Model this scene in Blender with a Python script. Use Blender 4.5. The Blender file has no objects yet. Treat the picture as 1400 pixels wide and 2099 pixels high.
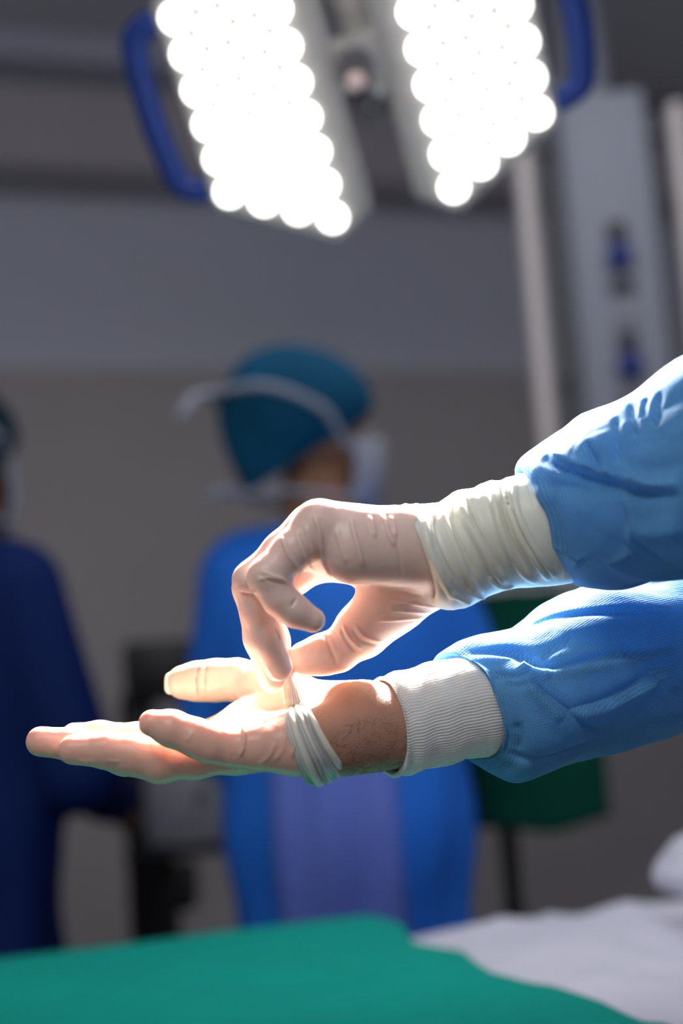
import bpy, bmesh, math, random
import numpy as np
from mathutils import Vector, Matrix, noise
from mathutils.bvhtree import BVHTree
random.seed(7); np.random.seed(7)
S = bpy.context.scene
COL = S.collection

# ------------------------------------------------------------------ camera
LENS, FW, FH = 50.0, 1400, 2099
FPX = FW * LENS / 24.0
CAM = np.array([0.0, 0.0, 1.10])
PITCH, ROLL = math.radians(8.0), math.radians(4.0)
_r0 = np.array([1.0, 0, 0]); _f0 = np.array([0, math.cos(PITCH), math.sin(PITCH)]); _u0 = np.array([0, -math.sin(PITCH), math.cos(PITCH)])
RGT = _r0 * math.cos(ROLL) - _u0 * math.sin(ROLL)
UPV = _u0 * math.cos(ROLL) + _r0 * math.sin(ROLL)
FWD = _f0
FOCUS = 0.872
cd = bpy.data.cameras.new('camera'); cam = bpy.data.objects.new('camera', cd); COL.objects.link(cam)
cd.sensor_fit = 'VERTICAL'; cd.sensor_height = 36.0; cd.sensor_width = 24.0
cd.lens = LENS * (36.0 / 24.0) / (FH / FW)
cd.clip_start = 0.05
cd.dof.use_dof = True; cd.dof.focus_distance = FOCUS; cd.dof.aperture_fstop = 2.3; cd.dof.aperture_blades = 0
m = Matrix.Identity(4)
for i in range(3):
    m[i][0] = RGT[i]; m[i][1] = UPV[i]; m[i][2] = -FWD[i]; m[i][3] = CAM[i]
cam.matrix_world = m
S.camera = cam
S.view_settings.view_transform = 'Standard'; S.view_settings.look = 'None'
S.view_settings.exposure = 0.0; S.view_settings.gamma = 1.0; S.view_settings.use_curve_mapping = False
S.cycles.use_denoising = True
S.cycles.max_bounces = 7; S.cycles.diffuse_bounces = 4; S.cycles.transmission_bounces = 5; S.cycles.adaptive_threshold = 0.03

def P(px, py, depth):
    return CAM + RGT * ((px - 700) / FPX * depth) + UPV * (-(py - 1049.5) / FPX * depth) + FWD * depth
HD = 0.875
def H(px, py, d=0.0):                       # a point near the hands, d in millimetres behind the hand plane
    return P(px, py, HD + d / 1000.0)
MM = HD / FPX                               # metres per photograph pixel at the hands

# ------------------------------------------------------------------ world and large lights
YAW = math.radians(18)
WD = np.array([math.cos(YAW), math.sin(YAW), 0]); WN = np.array([-math.sin(YAW), math.cos(YAW), 0])   # along the back wall / into it
w = bpy.data.worlds.new('room_air'); S.world = w; w.use_nodes = True
w.node_tree.nodes['Background'].inputs[0].default_value = (0.92, 0.93, 1.0, 1); w.node_tree.nodes['Background'].inputs[1].default_value = 0.29

def area(name, loc, target, size, energy, color, spread=180):
    l = bpy.data.lights.new(name, 'AREA'); l.shape = 'RECTANGLE'; l.size, l.size_y = size; l.energy = energy; l.color = color; l.spread = math.radians(spread)
    o = bpy.data.objects.new(name, l); COL.objects.link(o); o.location = loc
    o.rotation_euler = (Vector(target) - Vector(loc)).to_track_quat('-Z', 'Y').to_euler(); return o
area('ceiling_light_near', (0.1, 0.6, 2.93), (0.1, 0.9, 0), (1.2, 0.6), 4, (1.0, 0.97, 0.95), 150)
area('fill_light_behind', (-0.5, -0.8, 2.85), (0.1, 0.9, 1.1), (1.2, 0.6), 20, (1.0, 0.98, 0.97), 170)  # added fill from behind the camera, lifts the shaded side of the foreground
area('ceiling_light_far', (0.5, 2.1, 2.93), (0.5, 2.1, 0), (1.2, 0.6), 9, (0.95, 0.97, 1.0), 150)

# ------------------------------------------------------------------ materials
def srgb(r, g, b):
    f = lambda c: (c / 255 / 12.92) if c / 255 <= 0.04045 else ((c / 255 + 0.055) / 1.055) ** 2.4
    return (f(r), f(g), f(b), 1)
def mat(name, col, rough=0.6, metal=0.0, sss=0.0, sss_r=(1, .4, .25), sss_s=0.004, var=0.12, vscale=6.0, bump=0.0, bscale=200.0, spec=0.5, tcol=None, dots=0.0, emit=None, estr=0, transl=0.0, weave=0.0, wscale=600, sheen=0.0):
    m = bpy.data.materials.new(name); m.use_nodes = True; nt = m.node_tree; N = nt.nodes; K = nt.links
    b = N['Principled BSDF']; out = N['Material Output']
    tc = N.new('ShaderNodeTexCoord')
    b.inputs['Roughness'].default_value = rough; b.inputs['Metallic'].default_value = metal
    b.inputs['Specular IOR Level'].default_value = spec
    nz = N.new('ShaderNodeTexNoise'); nz.inputs['Scale'].default_value = vscale; nz.inputs['Detail'].default_value = 4
    K.new(tc.outputs['Object'], nz.inputs['Vector'])
    mx = N.new('ShaderNodeMix'); mx.data_type = 'RGBA'
    mx.inputs[6].default_value = tuple(c * (1 - var) for c in col[:3]) + (1,); mx.inputs[7].default_value = tuple(min(1, c * (1 + var)) for c in col[:3]) + (1,)
    K.new(nz.outputs['Fac'], mx.inputs[0]); K.new(mx.outputs[2], b.inputs['Base Color'])
    if sss > 0:
        b.inputs['Subsurface Weight'].default_value = sss; b.inputs['Subsurface Radius'].default_value = sss_r; b.inputs['Subsurface Scale'].default_value = sss_s
    if sheen: b.inputs['Sheen Weight'].default_value = sheen
    h = None
    if bump > 0:
        n2 = N.new('ShaderNodeTexNoise'); n2.inputs['Scale'].default_value = bscale; n2.inputs['Detail'].default_value = 3; K.new(tc.outputs['Object'], n2.inputs['Vector'])
        bp = N.new('ShaderNodeBump'); bp.inputs['Strength'].default_value = bump; bp.inputs['Distance'].default_value = 0.001; K.new(n2.outputs['Fac'], bp.inputs['Height']); h = bp
    if weave > 0:
        v = N.new('ShaderNodeTexVoronoi'); v.inputs['Scale'].default_value = wscale; v.inputs['Randomness'].default_value = 0.15
        K.new(tc.outputs['UV'], v.inputs['Vector'])
        bp = N.new('ShaderNodeBump'); bp.inputs['Strength'].default_value = weave; bp.inputs['Distance'].default_value = 0.0006; K.new(v.outputs['Distance'], bp.inputs['Height'])
        if h: K.new(h.outputs[0], bp.inputs['Normal'])
        h = bp
        if dots > 0:                         # embossed dots of the non-woven cloth are a little paler
            rmp = N.new('ShaderNodeMapRange'); rmp.inputs[1].default_value = .15; rmp.inputs[2].default_value = .5; rmp.inputs[3].default_value = 1 + dots; rmp.inputs[4].default_value = 1 - dots * .4
            K.new(v.outputs['Distance'], rmp.inputs[0]); vm = N.new('ShaderNodeVectorMath'); vm.operation = 'SCALE'
            K.new(mx.outputs[2], vm.inputs[0]); K.new(rmp.outputs[0], vm.inputs['Scale']); K.new(vm.outputs[0], b.inputs['Base Color'])
    if h: K.new(h.outputs[0], b.inputs['Normal'])
    if emit: b.inputs['Emission Color'].default_value = emit; b.inputs['Emission Strength'].default_value = estr
    if transl > 0:
        t = N.new('ShaderNodeBsdfTranslucent'); t.inputs['Color'].default_value = tcol or (1, 1, 1, 1)
        if tcol is None: K.new(mx.outputs[2], t.inputs['Color'])
        if h: K.new(h.outputs[0], t.inputs['Normal'])
        ms = N.new('ShaderNodeMixShader'); ms.inputs[0].default_value = transl
        K.new(b.outputs[0], ms.inputs[1]); K.new(t.outputs[0], ms.inputs[2]); K.new(ms.outputs[0], out.inputs['Surface'])
    return m
M = {}
M['wall_up'] = mat('wall_upper_paint', srgb(200, 203, 218), 0.8, var=.03)
M['wall_low'] = mat('wall_lower_paint', srgb(178, 172, 174), 0.8, var=.03)
M['wall_dark'] = mat('dark_soffit_paint', srgb(180, 174, 180), 0.8, var=.04)
M['ceil'] = mat('ceiling_paint', srgb(200, 200, 208), 0.9, var=.03)
M['floor'] = mat('floor_vinyl', srgb(90, 86, 84), 0.45, var=.08)
M['glove'] = mat('latex_glove', (0.80, 0.61, 0.545, 1), 0.36, sss=0.75, sss_r=(1.0, .30, .14), sss_s=0.0058, var=.05, vscale=40, bump=.10, bscale=500, spec=.4)
M['glove_thin'] = mat('latex_glove_stretched_thin', (0.80, 0.505, 0.405, 1), 0.36, sss=0.75, sss_r=(1.0, .30, .14), sss_s=0.0058, var=.07, vscale=40, bump=.10, bscale=500, spec=.4)
M['cream'] = mat('latex_cream', (0.86, 0.82, 0.68, 1), 0.40, sss=0.6, sss_r=(1.0, .8, .5), sss_s=0.005, var=.05, vscale=30, spec=.4)
M['skin'] = mat('tan_skin', (0.43, 0.235, 0.165, 1), 0.48, sss=0.7, sss_r=(1, .32, .18), sss_s=0.008, var=.12, vscale=45, bump=.5, bscale=900)
M['skin_bg'] = mat('brown_skin', (0.30, 0.145, 0.085, 1), 0.5, sss=0.2, sss_s=.005, var=.1)
M['sleeve'] = mat('blue_nonwoven', (0.14, 0.40, 0.70, 1), 0.75, var=.30, vscale=60, transl=.46, tcol=(.30, .60, .86, 1), dots=.45, weave=.55, wscale=1.0, bump=.35, bscale=140, sheen=.15, spec=.3)
M['knit'] = mat('white_knit', (0.90, 0.87, 0.85, 1), 0.9, sss=.6, sss_r=(1, .8, .7), sss_s=.006, var=.06, vscale=60, bump=.6, bscale=1200, spec=.2)
M['gown'] = mat('blue_gown', srgb(36, 114, 220), 0.75, var=.12, vscale=3, bump=.3, bscale=60, spec=.25)
M['gown_lav'] = mat('lavender_gown_panel', srgb(104, 124, 212), 0.75, var=.08, vscale=4, spec=.25)
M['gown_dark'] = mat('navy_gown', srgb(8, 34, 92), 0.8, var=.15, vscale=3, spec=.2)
M['scrub'] = mat('navy_trousers', srgb(24, 40, 84), 0.85)
M['shoe'] = mat('white_clog', srgb(190, 190, 190), 0.5)
M['cap'] = mat('teal_bouffant', srgb(10, 82, 118), 0.85, var=.3, vscale=14, bump=.8, bscale=40, spec=.2, transl=.15)
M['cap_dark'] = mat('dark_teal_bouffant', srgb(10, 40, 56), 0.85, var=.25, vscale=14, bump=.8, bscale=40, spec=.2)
M['mask'] = mat('white_mask', srgb(172, 174, 190), 0.8, var=.06)
M['eye'] = mat('eye_white', srgb(220, 218, 214), .2); M['iris'] = mat('dark_iris', srgb(40, 26, 18), .2)
M['hair'] = mat('dark_hair', srgb(24, 18, 15), .6)
M['armhair'] = mat('arm_hair', srgb(58, 34, 24), .5)
M['lamp_body'] = mat('lamp_housing_grey', srgb(164, 161, 157), 0.45, var=.03)
M['lamp_dark'] = mat('lamp_dark_joint', srgb(70, 70, 76), 0.5)
M['blue_pl'] = mat('blue_plastic', srgb(0, 46, 128), 0.55, var=.04)
M['lens'] = mat('led_lens', (1, 1, 1, 1), 0.2, emit=(1.0, 0.985, 0.95, 1), estr=6.0)
M['lens'].cycles.emission_sampling = 'NONE'
M['hub_lens'] = mat('hub_lens', srgb(235, 205, 200), 0.3)
M['steel'] = mat('brushed_steel', srgb(222, 212, 212), 0.45, metal=.2, var=.05)
M['pend'] = mat('pendant_grey', srgb(140, 144, 158), 0.6, var=.03)
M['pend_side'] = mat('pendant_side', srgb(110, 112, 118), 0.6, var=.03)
M['black'] = mat('black_plastic', srgb(26, 26, 30), 0.5)
M['black2'] = mat('charcoal_plastic', srgb(46, 46, 54), 0.5)
M['equip'] = mat('equipment_grey', srgb(142, 144, 156), 0.6, var=.05)
M['navy_pl'] = mat('navy_plastic', srgb(4, 32, 120), 0.4)
M['green'] = mat('green_drape', srgb(0, 158, 142), 0.9, var=.10, vscale=9, bump=.3, bscale=300, spec=.2)
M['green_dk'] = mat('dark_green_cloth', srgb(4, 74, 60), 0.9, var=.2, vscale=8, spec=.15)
M['white'] = mat('white_cotton', srgb(214, 214, 228), 0.9, var=.04, vscale=12, bump=.2, bscale=300, spec=.2)
M['pad'] = mat('table_pad_black', srgb(30, 30, 34), 0.6)

# ------------------------------------------------------------------ mesh helpers
def tag(o, label=None, cat=None, group=None, kind=None):
    if label: o['label'] = label
    if cat: o['category'] = cat
    if group: o['group'] = group
    if kind: o['kind'] = kind
    return o
def empty(name, loc, rz=0.0):
    o = bpy.data.objects.new(name, None); COL.objects.link(o); o.location = loc; o.rotation_euler = (0, 0, rz); o.empty_display_size = .05
    return o
def adopt(o, parent):                       # parent without moving
    o.parent = parent
    mw = Matrix.Identity(4); p = parent; chain = []
    while p is not None: chain.append(p); p = p.parent
    for q in reversed(chain): mw = mw @ q.matrix_parent_inverse @ q.matrix_basis
    o.matrix_parent_inverse = mw.inverted(); return o
def mesh_obj(name, V, F, material, parent=None, smooth=True, uv=None):
    me = bpy.data.meshes.new(name)
    V = np.asarray(V, dtype=np.float32)
    if isinstance(F, np.ndarray):
        n, k = F.shape
        me.vertices.add(len(V)); me.vertices.foreach_set('co', V.ravel())
        me.loops.add(n * k); me.loops.foreach_set('vertex_index', F.astype(np.int32).ravel())
        me.polygons.add(n); me.polygons.foreach_set('loop_start', np.arange(0, n * k, k, dtype=np.int32))
        me.update(calc_edges=True); me.validate()
    else:
        me.from_pydata([tuple(map(float, v)) for v in V], [], F); me.update()
    if smooth: me.polygons.foreach_set('use_smooth', np.ones(len(me.polygons), dtype=bool))
    if uv is not None:
        lay = me.uv_layers.new(name='UVMap'); idx = np.empty(len(me.loops), dtype=np.int32); me.loops.foreach_get('vertex_index', idx)
        lay.data.foreach_set('uv', uv[idx].astype(np.float32).ravel())
    me.materials.append(material)
    o = bpy.data.objects.new(name, me); COL.objects.link(o)
    if parent is not None: adopt(o, parent)
    return o
class MB:                                    # collects solid pieces of ONE part
    def __init__(s): s.V = []; s.F = []
    def add(s, V, F):
        n = len(s.V); s.V += [np.asarray(v, float) for v in V]; s.F += [[i + n for i in f] for f in F]; return s
    def box(s, c, ax, ay, az, bev=0.0):      # centre and three half-axis vectors, bevelled edges
        c, ax, ay, az = (np.asarray(v, float) for v in (c, ax, ay, az))
        bm = bmesh.new(); bmesh.ops.create_cube(bm, size=2.0)
        L = [np.linalg.norm(v) for v in (ax, ay, az)]
        for v in bm.verts: v.co = Vector((v.co.x * L[0], v.co.y * L[1], v.co.z * L[2]))
        if bev > 0: bmesh.ops.bevel(bm, geom=list(bm.edges), offset=min(bev, .45 * min(L)), segments=2, affect='EDGES', profile=.5)
        bm.verts.index_update()
        u = [ax / L[0], ay / L[1], az / L[2]]
        s.add([c + u[0] * v.co.x + u[1] * v.co.y + u[2] * v.co.z for v in bm.verts], [[v.index for v in f.verts] for f in bm.faces]); bm.free(); return s
    def tube(s, pts, rad, n=12, closed=False, flat=None):
        pts = [np.asarray(p, float) for p in pts]; k = len(pts)
        rad = rad if hasattr(rad, '__len__') else [rad] * k
        up = None; V = []
        for i in range(k):
            a = pts[(i - 1) % k] if (closed or i > 0) else pts[i]; b = pts[(i + 1) % k] if (closed or i < k - 1) else pts[i]
            t = b - a; t /= np.linalg.norm(t) + 1e-12
            if up is None:
                up = np.array([0, 0, 1.0]) if abs(t[2]) < .9 else np.array([1.0, 0, 0])
            up = up - t * (up @ t); up /= np.linalg.norm(up); sd = np.cross(t, up)
            fl = 1.0 if flat is None else flat
            for j in range(n):
                th = 2 * math.pi * j / n; V.append(pts[i] + rad[i] * (math.cos(th) * up * fl + math.sin(th) * sd))
        F = []
        for i in range(k if closed else k - 1):
            for j in range(n):
                a = i * n + j; b = i * n + (j + 1) % n; c = ((i + 1) % k) * n + (j + 1) % n; d = ((i + 1) % k) * n + j
                F.append([a, b, c, d])
        if not closed: F.append(list(range(n))[::-1]); F.append([(k - 1) * n + j for j in range(n)])
        return s.add(V, F)
    def lathe(s, base, axis, prof, n=24):    # prof: (along, radius)
        base = np.asarray(base, float); axis = np.asarray(axis, float); axis = axis / np.linalg.norm(axis)
        up = np.array([0, 0, 1.0]) if abs(axis[2]) < .9 else np.array([1.0, 0, 0]); up = up - axis * (up @ axis); up /= np.linalg.norm(up); sd = np.cross(axis, up)
        V = [base + axis * a + r * (math.cos(2 * math.pi * j / n) * up + math.sin(2 * math.pi * j / n) * sd) for a, r in prof for j in range(n)]
        k = len(prof); F = [[i * n + j, i * n + (j + 1) % n, (i + 1) * n + (j + 1) % n, (i + 1) * n + j] for i in range(k - 1) for j in range(n)]
        F.append(list(range(n))[::-1]); F.append([(k - 1) * n + j for j in range(n)])
        return s.add(V, F)
    def prism(s, poly, up):                  # planar polygon (3D points) extruded by vector up
        poly = [np.asarray(p, float) for p in poly]; k = len(poly); up = np.asarray(up, float)
        return s.add(poly + [p + up for p in poly], [list(range(k))[::-1], [k + i for i in range(k)]] + [[i, (i + 1) % k, k + (i + 1) % k, k + i] for i in range(k)])
    def build(s, name, material, parent=None, smooth=False, bevel=0.0):
        o = mesh_obj(name, s.V, s.F, material, parent, smooth=False)
        bm = bmesh.new(); bm.from_mesh(o.data); bmesh.ops.recalc_face_normals(bm, faces=bm.faces)
        if bevel: bmesh.ops.bevel(bm, geom=[e for e in bm.edges if len(e.link_faces) == 2 and e.calc_face_angle(0) > .5], offset=bevel, segments=3, affect='EDGES', profile=.5)
        bm.to_mesh(o.data); bm.free()
        if smooth:
            o.data.polygons.foreach_set('use_smooth', np.ones(len(o.data.polygons), dtype=bool))
            o.data.set_sharp_from_angle(angle=math.radians(40))
        return o
def catmull(pts, n=8, closed=False):
    pts = np.asarray(pts, float); k = len(pts); out = []
    rng = range(k if closed else k - 1)
    for i in rng:
        g = (lambda j: pts[j % k]) if closed else (lambda j: pts[min(max(j, 0), k - 1)])
        a, b, c, d = g(i - 1), g(i), g(i + 1), g(i + 2)
        for j in range(n):
            t = j / n
            out.append(.5 * ((2 * b) + (c - a) * t + (2 * a - 5 * b + 4 * c - d) * t * t + (3 * b - a - 3 * c + d) * t ** 3))
    if not closed: out.append(pts[-1])
    return np.array(out)

# ------------------------------------------------------------------ implicit surfaces (for hands and bodies)
def cap_sd(Pt, a, b, ra, rb):
    ab = b - a; t = np.clip(((Pt - a) @ ab) / max(ab @ ab, 1e-12), 0, 1)
    return np.linalg.norm(Pt - a - t[:, None] * ab, axis=1) - (ra + (rb - ra) * t)
def ell_sd(Pt, c, r):
    q = (Pt - c) / r; k = np.linalg.norm(q, axis=1); g = np.linalg.norm(q / r, axis=1)
    return k * (k - 1) / np.maximum(g, 1e-9)
def smin(a, b, k):
    h = np.clip(.5 + .5 * (b - a) / k, 0, 1); return b * (1 - h) + a * h - k * h * (1 - h)
def chain_sd(Pt, ch, k):
    d = None
    for (a, ra), (b, rb) in zip(ch[:-1], ch[1:]):
        e = cap_sd(Pt, a, b, ra, rb); d = e if d is None else smin(d, e, k)
    return d
def surface_net(f, lo, hi, h, newton=2):
    lo = np.asarray(lo, float); hi = np.asarray(hi, float)
    B = 4
    nb = np.ceil((hi - lo) / (h * B)).astype(int) + 1
    nx, ny, nz = nb * B
    cc = np.stack(np.meshgrid(*[np.arange(n) for n in nb], indexing='ij'), -1).reshape(-1, 3)
    cpos = lo + (cc * B + (B - 1) / 2) * h
    cv = f(cpos)
    near = np.abs(cv) < h * B * 1.9
    G = np.repeat(np.repeat(np.repeat(np.where(cv > 0, 1.0, -1.0).reshape(nb), B, 0), B, 1), B, 2).astype(np.float32)
    off = np.stack(np.meshgrid(*[np.arange(B)] * 3, indexing='ij'), -1).reshape(-1, 3)
    ids = (cc[near][:, None, :] * B + off[None]).reshape(-1, 3)
    for s in range(0, len(ids), 400000):
        q = ids[s:s + 400000]; G[q[:, 0], q[:, 1], q[:, 2]] = f(lo + q * h)
    neg = G < 0
    cnt = np.zeros((nx - 1, ny - 1, nz - 1), np.int8)
    for dx in (0, 1):
        for dy in (0, 1):
            for dz in (0, 1): cnt += neg[dx:nx - 1 + dx, dy:ny - 1 + dy, dz:nz - 1 + dz]
    cells = np.argwhere((cnt > 0) & (cnt < 8))
    idx = -np.ones(cnt.shape, np.int64); idx[cells[:, 0], cells[:, 1], cells[:, 2]] = np.arange(len(cells))
    acc = np.zeros((len(cells), 3)); num = np.zeros(len(cells))
    corners = [np.array(c) for c in ((0,0,0),(1,0,0),(0,1,0),(1,1,0),(0,0,1),(1,0,1),(0,1,1),(1,1,1))]
    for i in range(8):
        for ax in range(3):
            if corners[i][ax]: continue
            a = cells + corners[i]; e = np.zeros(3, int); e[ax] = 1; b = a + e
            va = G[a[:, 0], a[:, 1], a[:, 2]]; vb = G[b[:, 0], b[:, 1], b[:, 2]]
            mk = (va < 0) != (vb < 0); t = np.where(mk, va / np.where(va - vb == 0, 1, va - vb), 0)
            acc += np.where(mk[:, None], a + t[:, None] * e, 0); num += mk
    V = lo + acc / np.maximum(num, 1)[:, None] * h
    Q = []
    for ax in range(3):
        e = [0, 0, 0]; e[ax] = 1
        sl = tuple(slice(0, n - (1 if i == ax else 0)) for i, n in enumerate((nx, ny, nz)))
        sl2 = tuple(slice(1 if i == ax else 0, n) for i, n in enumerate((nx, ny, nz)))
        fl = np.argwhere(neg[sl] != neg[sl2]); u, v = [(1, 2), (2, 0), (0, 1)][ax]
        fl = fl[(fl[:, u] > 0) & (fl[:, v] > 0) & (fl[:, u] < cnt.shape[u]) & (fl[:, v] < cnt.shape[v])]
        eu = np.zeros(3, int); eu[u] = 1; ev = np.zeros(3, int); ev[v] = 1
        q = np.stack([idx[tuple((fl - eu - ev).T)], idx[tuple((fl - ev).T)], idx[tuple(fl.T)], idx[tuple((fl - eu).T)]], 1)
        flip = ~neg[fl[:, 0], fl[:, 1], fl[:, 2]]; q[flip] = q[flip][:, ::-1]; Q.append(q)
    Q = np.concatenate(Q); Q = Q[(Q >= 0).all(1)]
    eps = h * .3
    for _ in range(newton):
        f0 = f(V); g = np.stack([(f(V + np.eye(3)[i] * eps) - f0) / eps for i in range(3)], 1)
        gl = np.linalg.norm(g, axis=1); V = V - np.clip(f0, -h, h)[:, None] * g / np.maximum(gl, .3)[:, None] ** 2
    return V, Q
def vnormals(V, Q):
    n = np.zeros_like(V); a = V[Q[:, 2]] - V[Q[:, 0]]; b = V[Q[:, 3]] - V[Q[:, 1]]; fn = np.cross(a, b)
    for i in range(4): np.add.at(n, Q[:, i], fn)
    return n / np.maximum(np.linalg.norm(n, axis=1), 1e-12)[:, None]
def relax(V, Q, it=2, lam=.5):
    for _ in range(it):
        s = np.zeros_like(V); c = np.zeros(len(V))
        for i in range(4):
            a, b = Q[:, i], Q[:, (i + 1) % 4]; np.add.at(s, a, V[b]); np.add.at(s, b, V[a]); np.add.at(c, a, 1); np.add.at(c, b, 1)
        V = V + lam * (s / np.maximum(c, 1)[:, None] - V)
    return V
def wrinkle(V, Q, lines, sharp=False):
    """raise (or sink) ridges that follow lines across the surface: (photo points, height mm, width mm)"""
    N = vnormals(V, Q); bvh = BVHTree.FromPolygons([tuple(v) for v in V], [tuple(int(i) for i in q) for q in Q])
    D = np.zeros(len(V)); C0 = Vector(CAM)
    for pts, hgt, wid in lines:
        hgt /= 1000; wid /= 1000; sm = catmull(np.array(pts, float), 6); tr = []
        for px, py in sm:
            d = Vector(P(px, py, 1.0)) - C0; hit = bvh.ray_cast(C0, d.normalized())
            if hit[0] is not None: tr.append(np.array(hit[0]))
        if len(tr) < 2: continue
        tr = np.array(tr); keep = ((V > tr.min(0) - 3 * wid) & (V < tr.max(0) + 3 * wid)).all(1); ii = np.where(keep)[0]
        best = np.full(len(ii), 1e9); par = np.zeros(len(ii))
        for k in range(len(tr) - 1):
            a, b = tr[k], tr[k + 1]; ab = b - a; L2 = ab @ ab
            if L2 < 1e-12 or L2 > .02 ** 2: continue
            t = np.clip(((V[ii] - a) @ ab) / L2, 0, 1); d = np.linalg.norm(V[ii] - a - t[:, None] * ab, axis=1)
            u = d < best; best[u] = d[u]; par[u] = (k + t[u]) / (len(tr) - 1)
        env = np.clip(np.minimum(par, 1 - par) * 5 + .12, 0, 1)
        D[ii] += (1.5 if sharp else 1.9) * hgt * env * (np.exp(-(best / (wid * .85)) ** 2) if not sharp else .45 * np.exp(-(best / wid) ** 2) + .75 * np.exp(-np.sqrt(best ** 2 + 4e-7) / (wid * .6)))
    return V + N * D[:, None]
def tube_grid(stations, nth, nl, half=None):
    """stations: (top px, bottom px, d mm, half depth mm, near skew px); open tube of rings -> V, Q, uv"""
    A = np.array([[*a, *b, d, hd, sk] for a, b, d, hd, sk in stations], float)
    k = len(A); n = max(2, nl // (k - 1)); R = catmull(A, n)
    V = []; UVs = []; run = 0; pc = None
    for r in R:
        top = H(r[0], r[1], r[4]); bot = H(r[2], r[3], r[4]); c = (top + bot) / 2; a = (top - bot) / 2
        if pc is not None: run += np.linalg.norm(c - pc)
        pc = c; rr = np.linalg.norm(a)
        for j in range(nth):
            th = 2 * math.pi * j / nth; s = math.sin(th)
            V.append(c + a * math.cos(th) - FWD * s * r[5] / 1000 + RGT * (s * r[6] * MM))
            UVs.append((run / .0017, j / nth * round(2 * math.pi * rr / .0017)))
    nr = len(R); i, j = np.meshgrid(np.arange(nr - 1), np.arange(nth), indexing='ij'); i = i.ravel(); j = j.ravel(); j2 = (j + 1) % nth
    Q = np.stack([i * nth + j, i * nth + j2, (i + 1) * nth + j2, (i + 1) * nth + j], 1)
    return np.array(V), Q, np.array(UVs), nr
_perm = np.random.RandomState(3).permutation(256); _perm = np.concatenate([_perm, _perm, _perm])
_grad = np.random.RandomState(4).normal(size=(256, 3)); _grad /= np.linalg.norm(_grad, axis=1)[:, None]
def pnoise(X):
    I = np.floor(X).astype(int); f = X - I; I &= 255; u = f * f * f * (f * (f * 6 - 15) + 10); r = 0
    for dx in (0, 1):
        for dy in (0, 1):
            for dz in (0, 1):
                h = _perm[_perm[_perm[(I[:, 0] + dx) & 255] + ((I[:, 1] + dy) & 255)] + ((I[:, 2] + dz) & 255)]
                w_ = (u[:, 0] if dx else 1 - u[:, 0]) * (u[:, 1] if dy else 1 - u[:, 1]) * (u[:, 2] if dz else 1 - u[:, 2])
                r = r + w_ * (_grad[h] * (f - np.array([dx, dy, dz]))).sum(1)
    return r * 1.5
def fbm(V, s, oct=3, off=(0, 0, 0)):
    X = np.asarray(V) * s + np.array(off); r = 0; a = 1.0
    for _ in range(oct): r = r + a * pnoise(X); X = X * 2.03 + 7.1; a *= .5
    return r

# ------------------------------------------------------------------ the room
Bc = P(700, 1050, 1.0) - CAM; WC = np.array([0, 4.3, 0.0])       # a point on the back wall line
def wall_pt(u, z, off=0.0): return WC + WD * u - WN * off + np.array([0, 0, z])
Z = np.array([0, 0, 1.0])
PAINT_Z = 2.145
def struct(name, mb, m_, **k): return tag(mb.build(name, m_, **k), kind='structure')
struct('floor', MB().box((0.3, 2.2, -.05), (4.2, 0, 0), (0, 4.2, 0), (0, 0, .05)), M['floor'])
struct('ceiling', MB().box((0.3, 2.2, 3.05), (4.2, 0, 0), (0, 4.2, 0), (0, 0, .05)), M['ceil'])
wb = struct('wall_back', MB().box(wall_pt(0, 1.5, -.06), WD * 3.6, WN * .06, Z * 1.5), M['wall_up'])
mesh = MB().box(wall_pt(0, PAINT_Z / 2, .006), WD * 3.6, WN * .006, Z * PAINT_Z / 2, .002).build('wainscot_panel', M['wall_low'], wb)
struct('wall_right', MB().box(wall_pt(2.5, 1.5, .9), WD * .06, WN * .95, Z * 1.5), M['wall_up'])
struct('trim_1', MB().box(wall_pt(0, 2.80, .12), WD * 3.6, WN * .12, Z * .13, .01), M['wall_dark'])
struct('trim_2', MB().box(wall_pt(-.9, 2.955, .30), WD * 1.6, WN * .10, Z * .045, .01), M['mask'])
struct('baseboard_back', MB().box(wall_pt(0, .06, .02), WD * 3.6, WN * .012, Z * .06, .004), M['black2'])

# ------------------------------------------------------------------ hands of the gloved surgeon
def seg(*pts): return [(H(x, y, d), r * MM) for x, y, d, r in pts]
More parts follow.
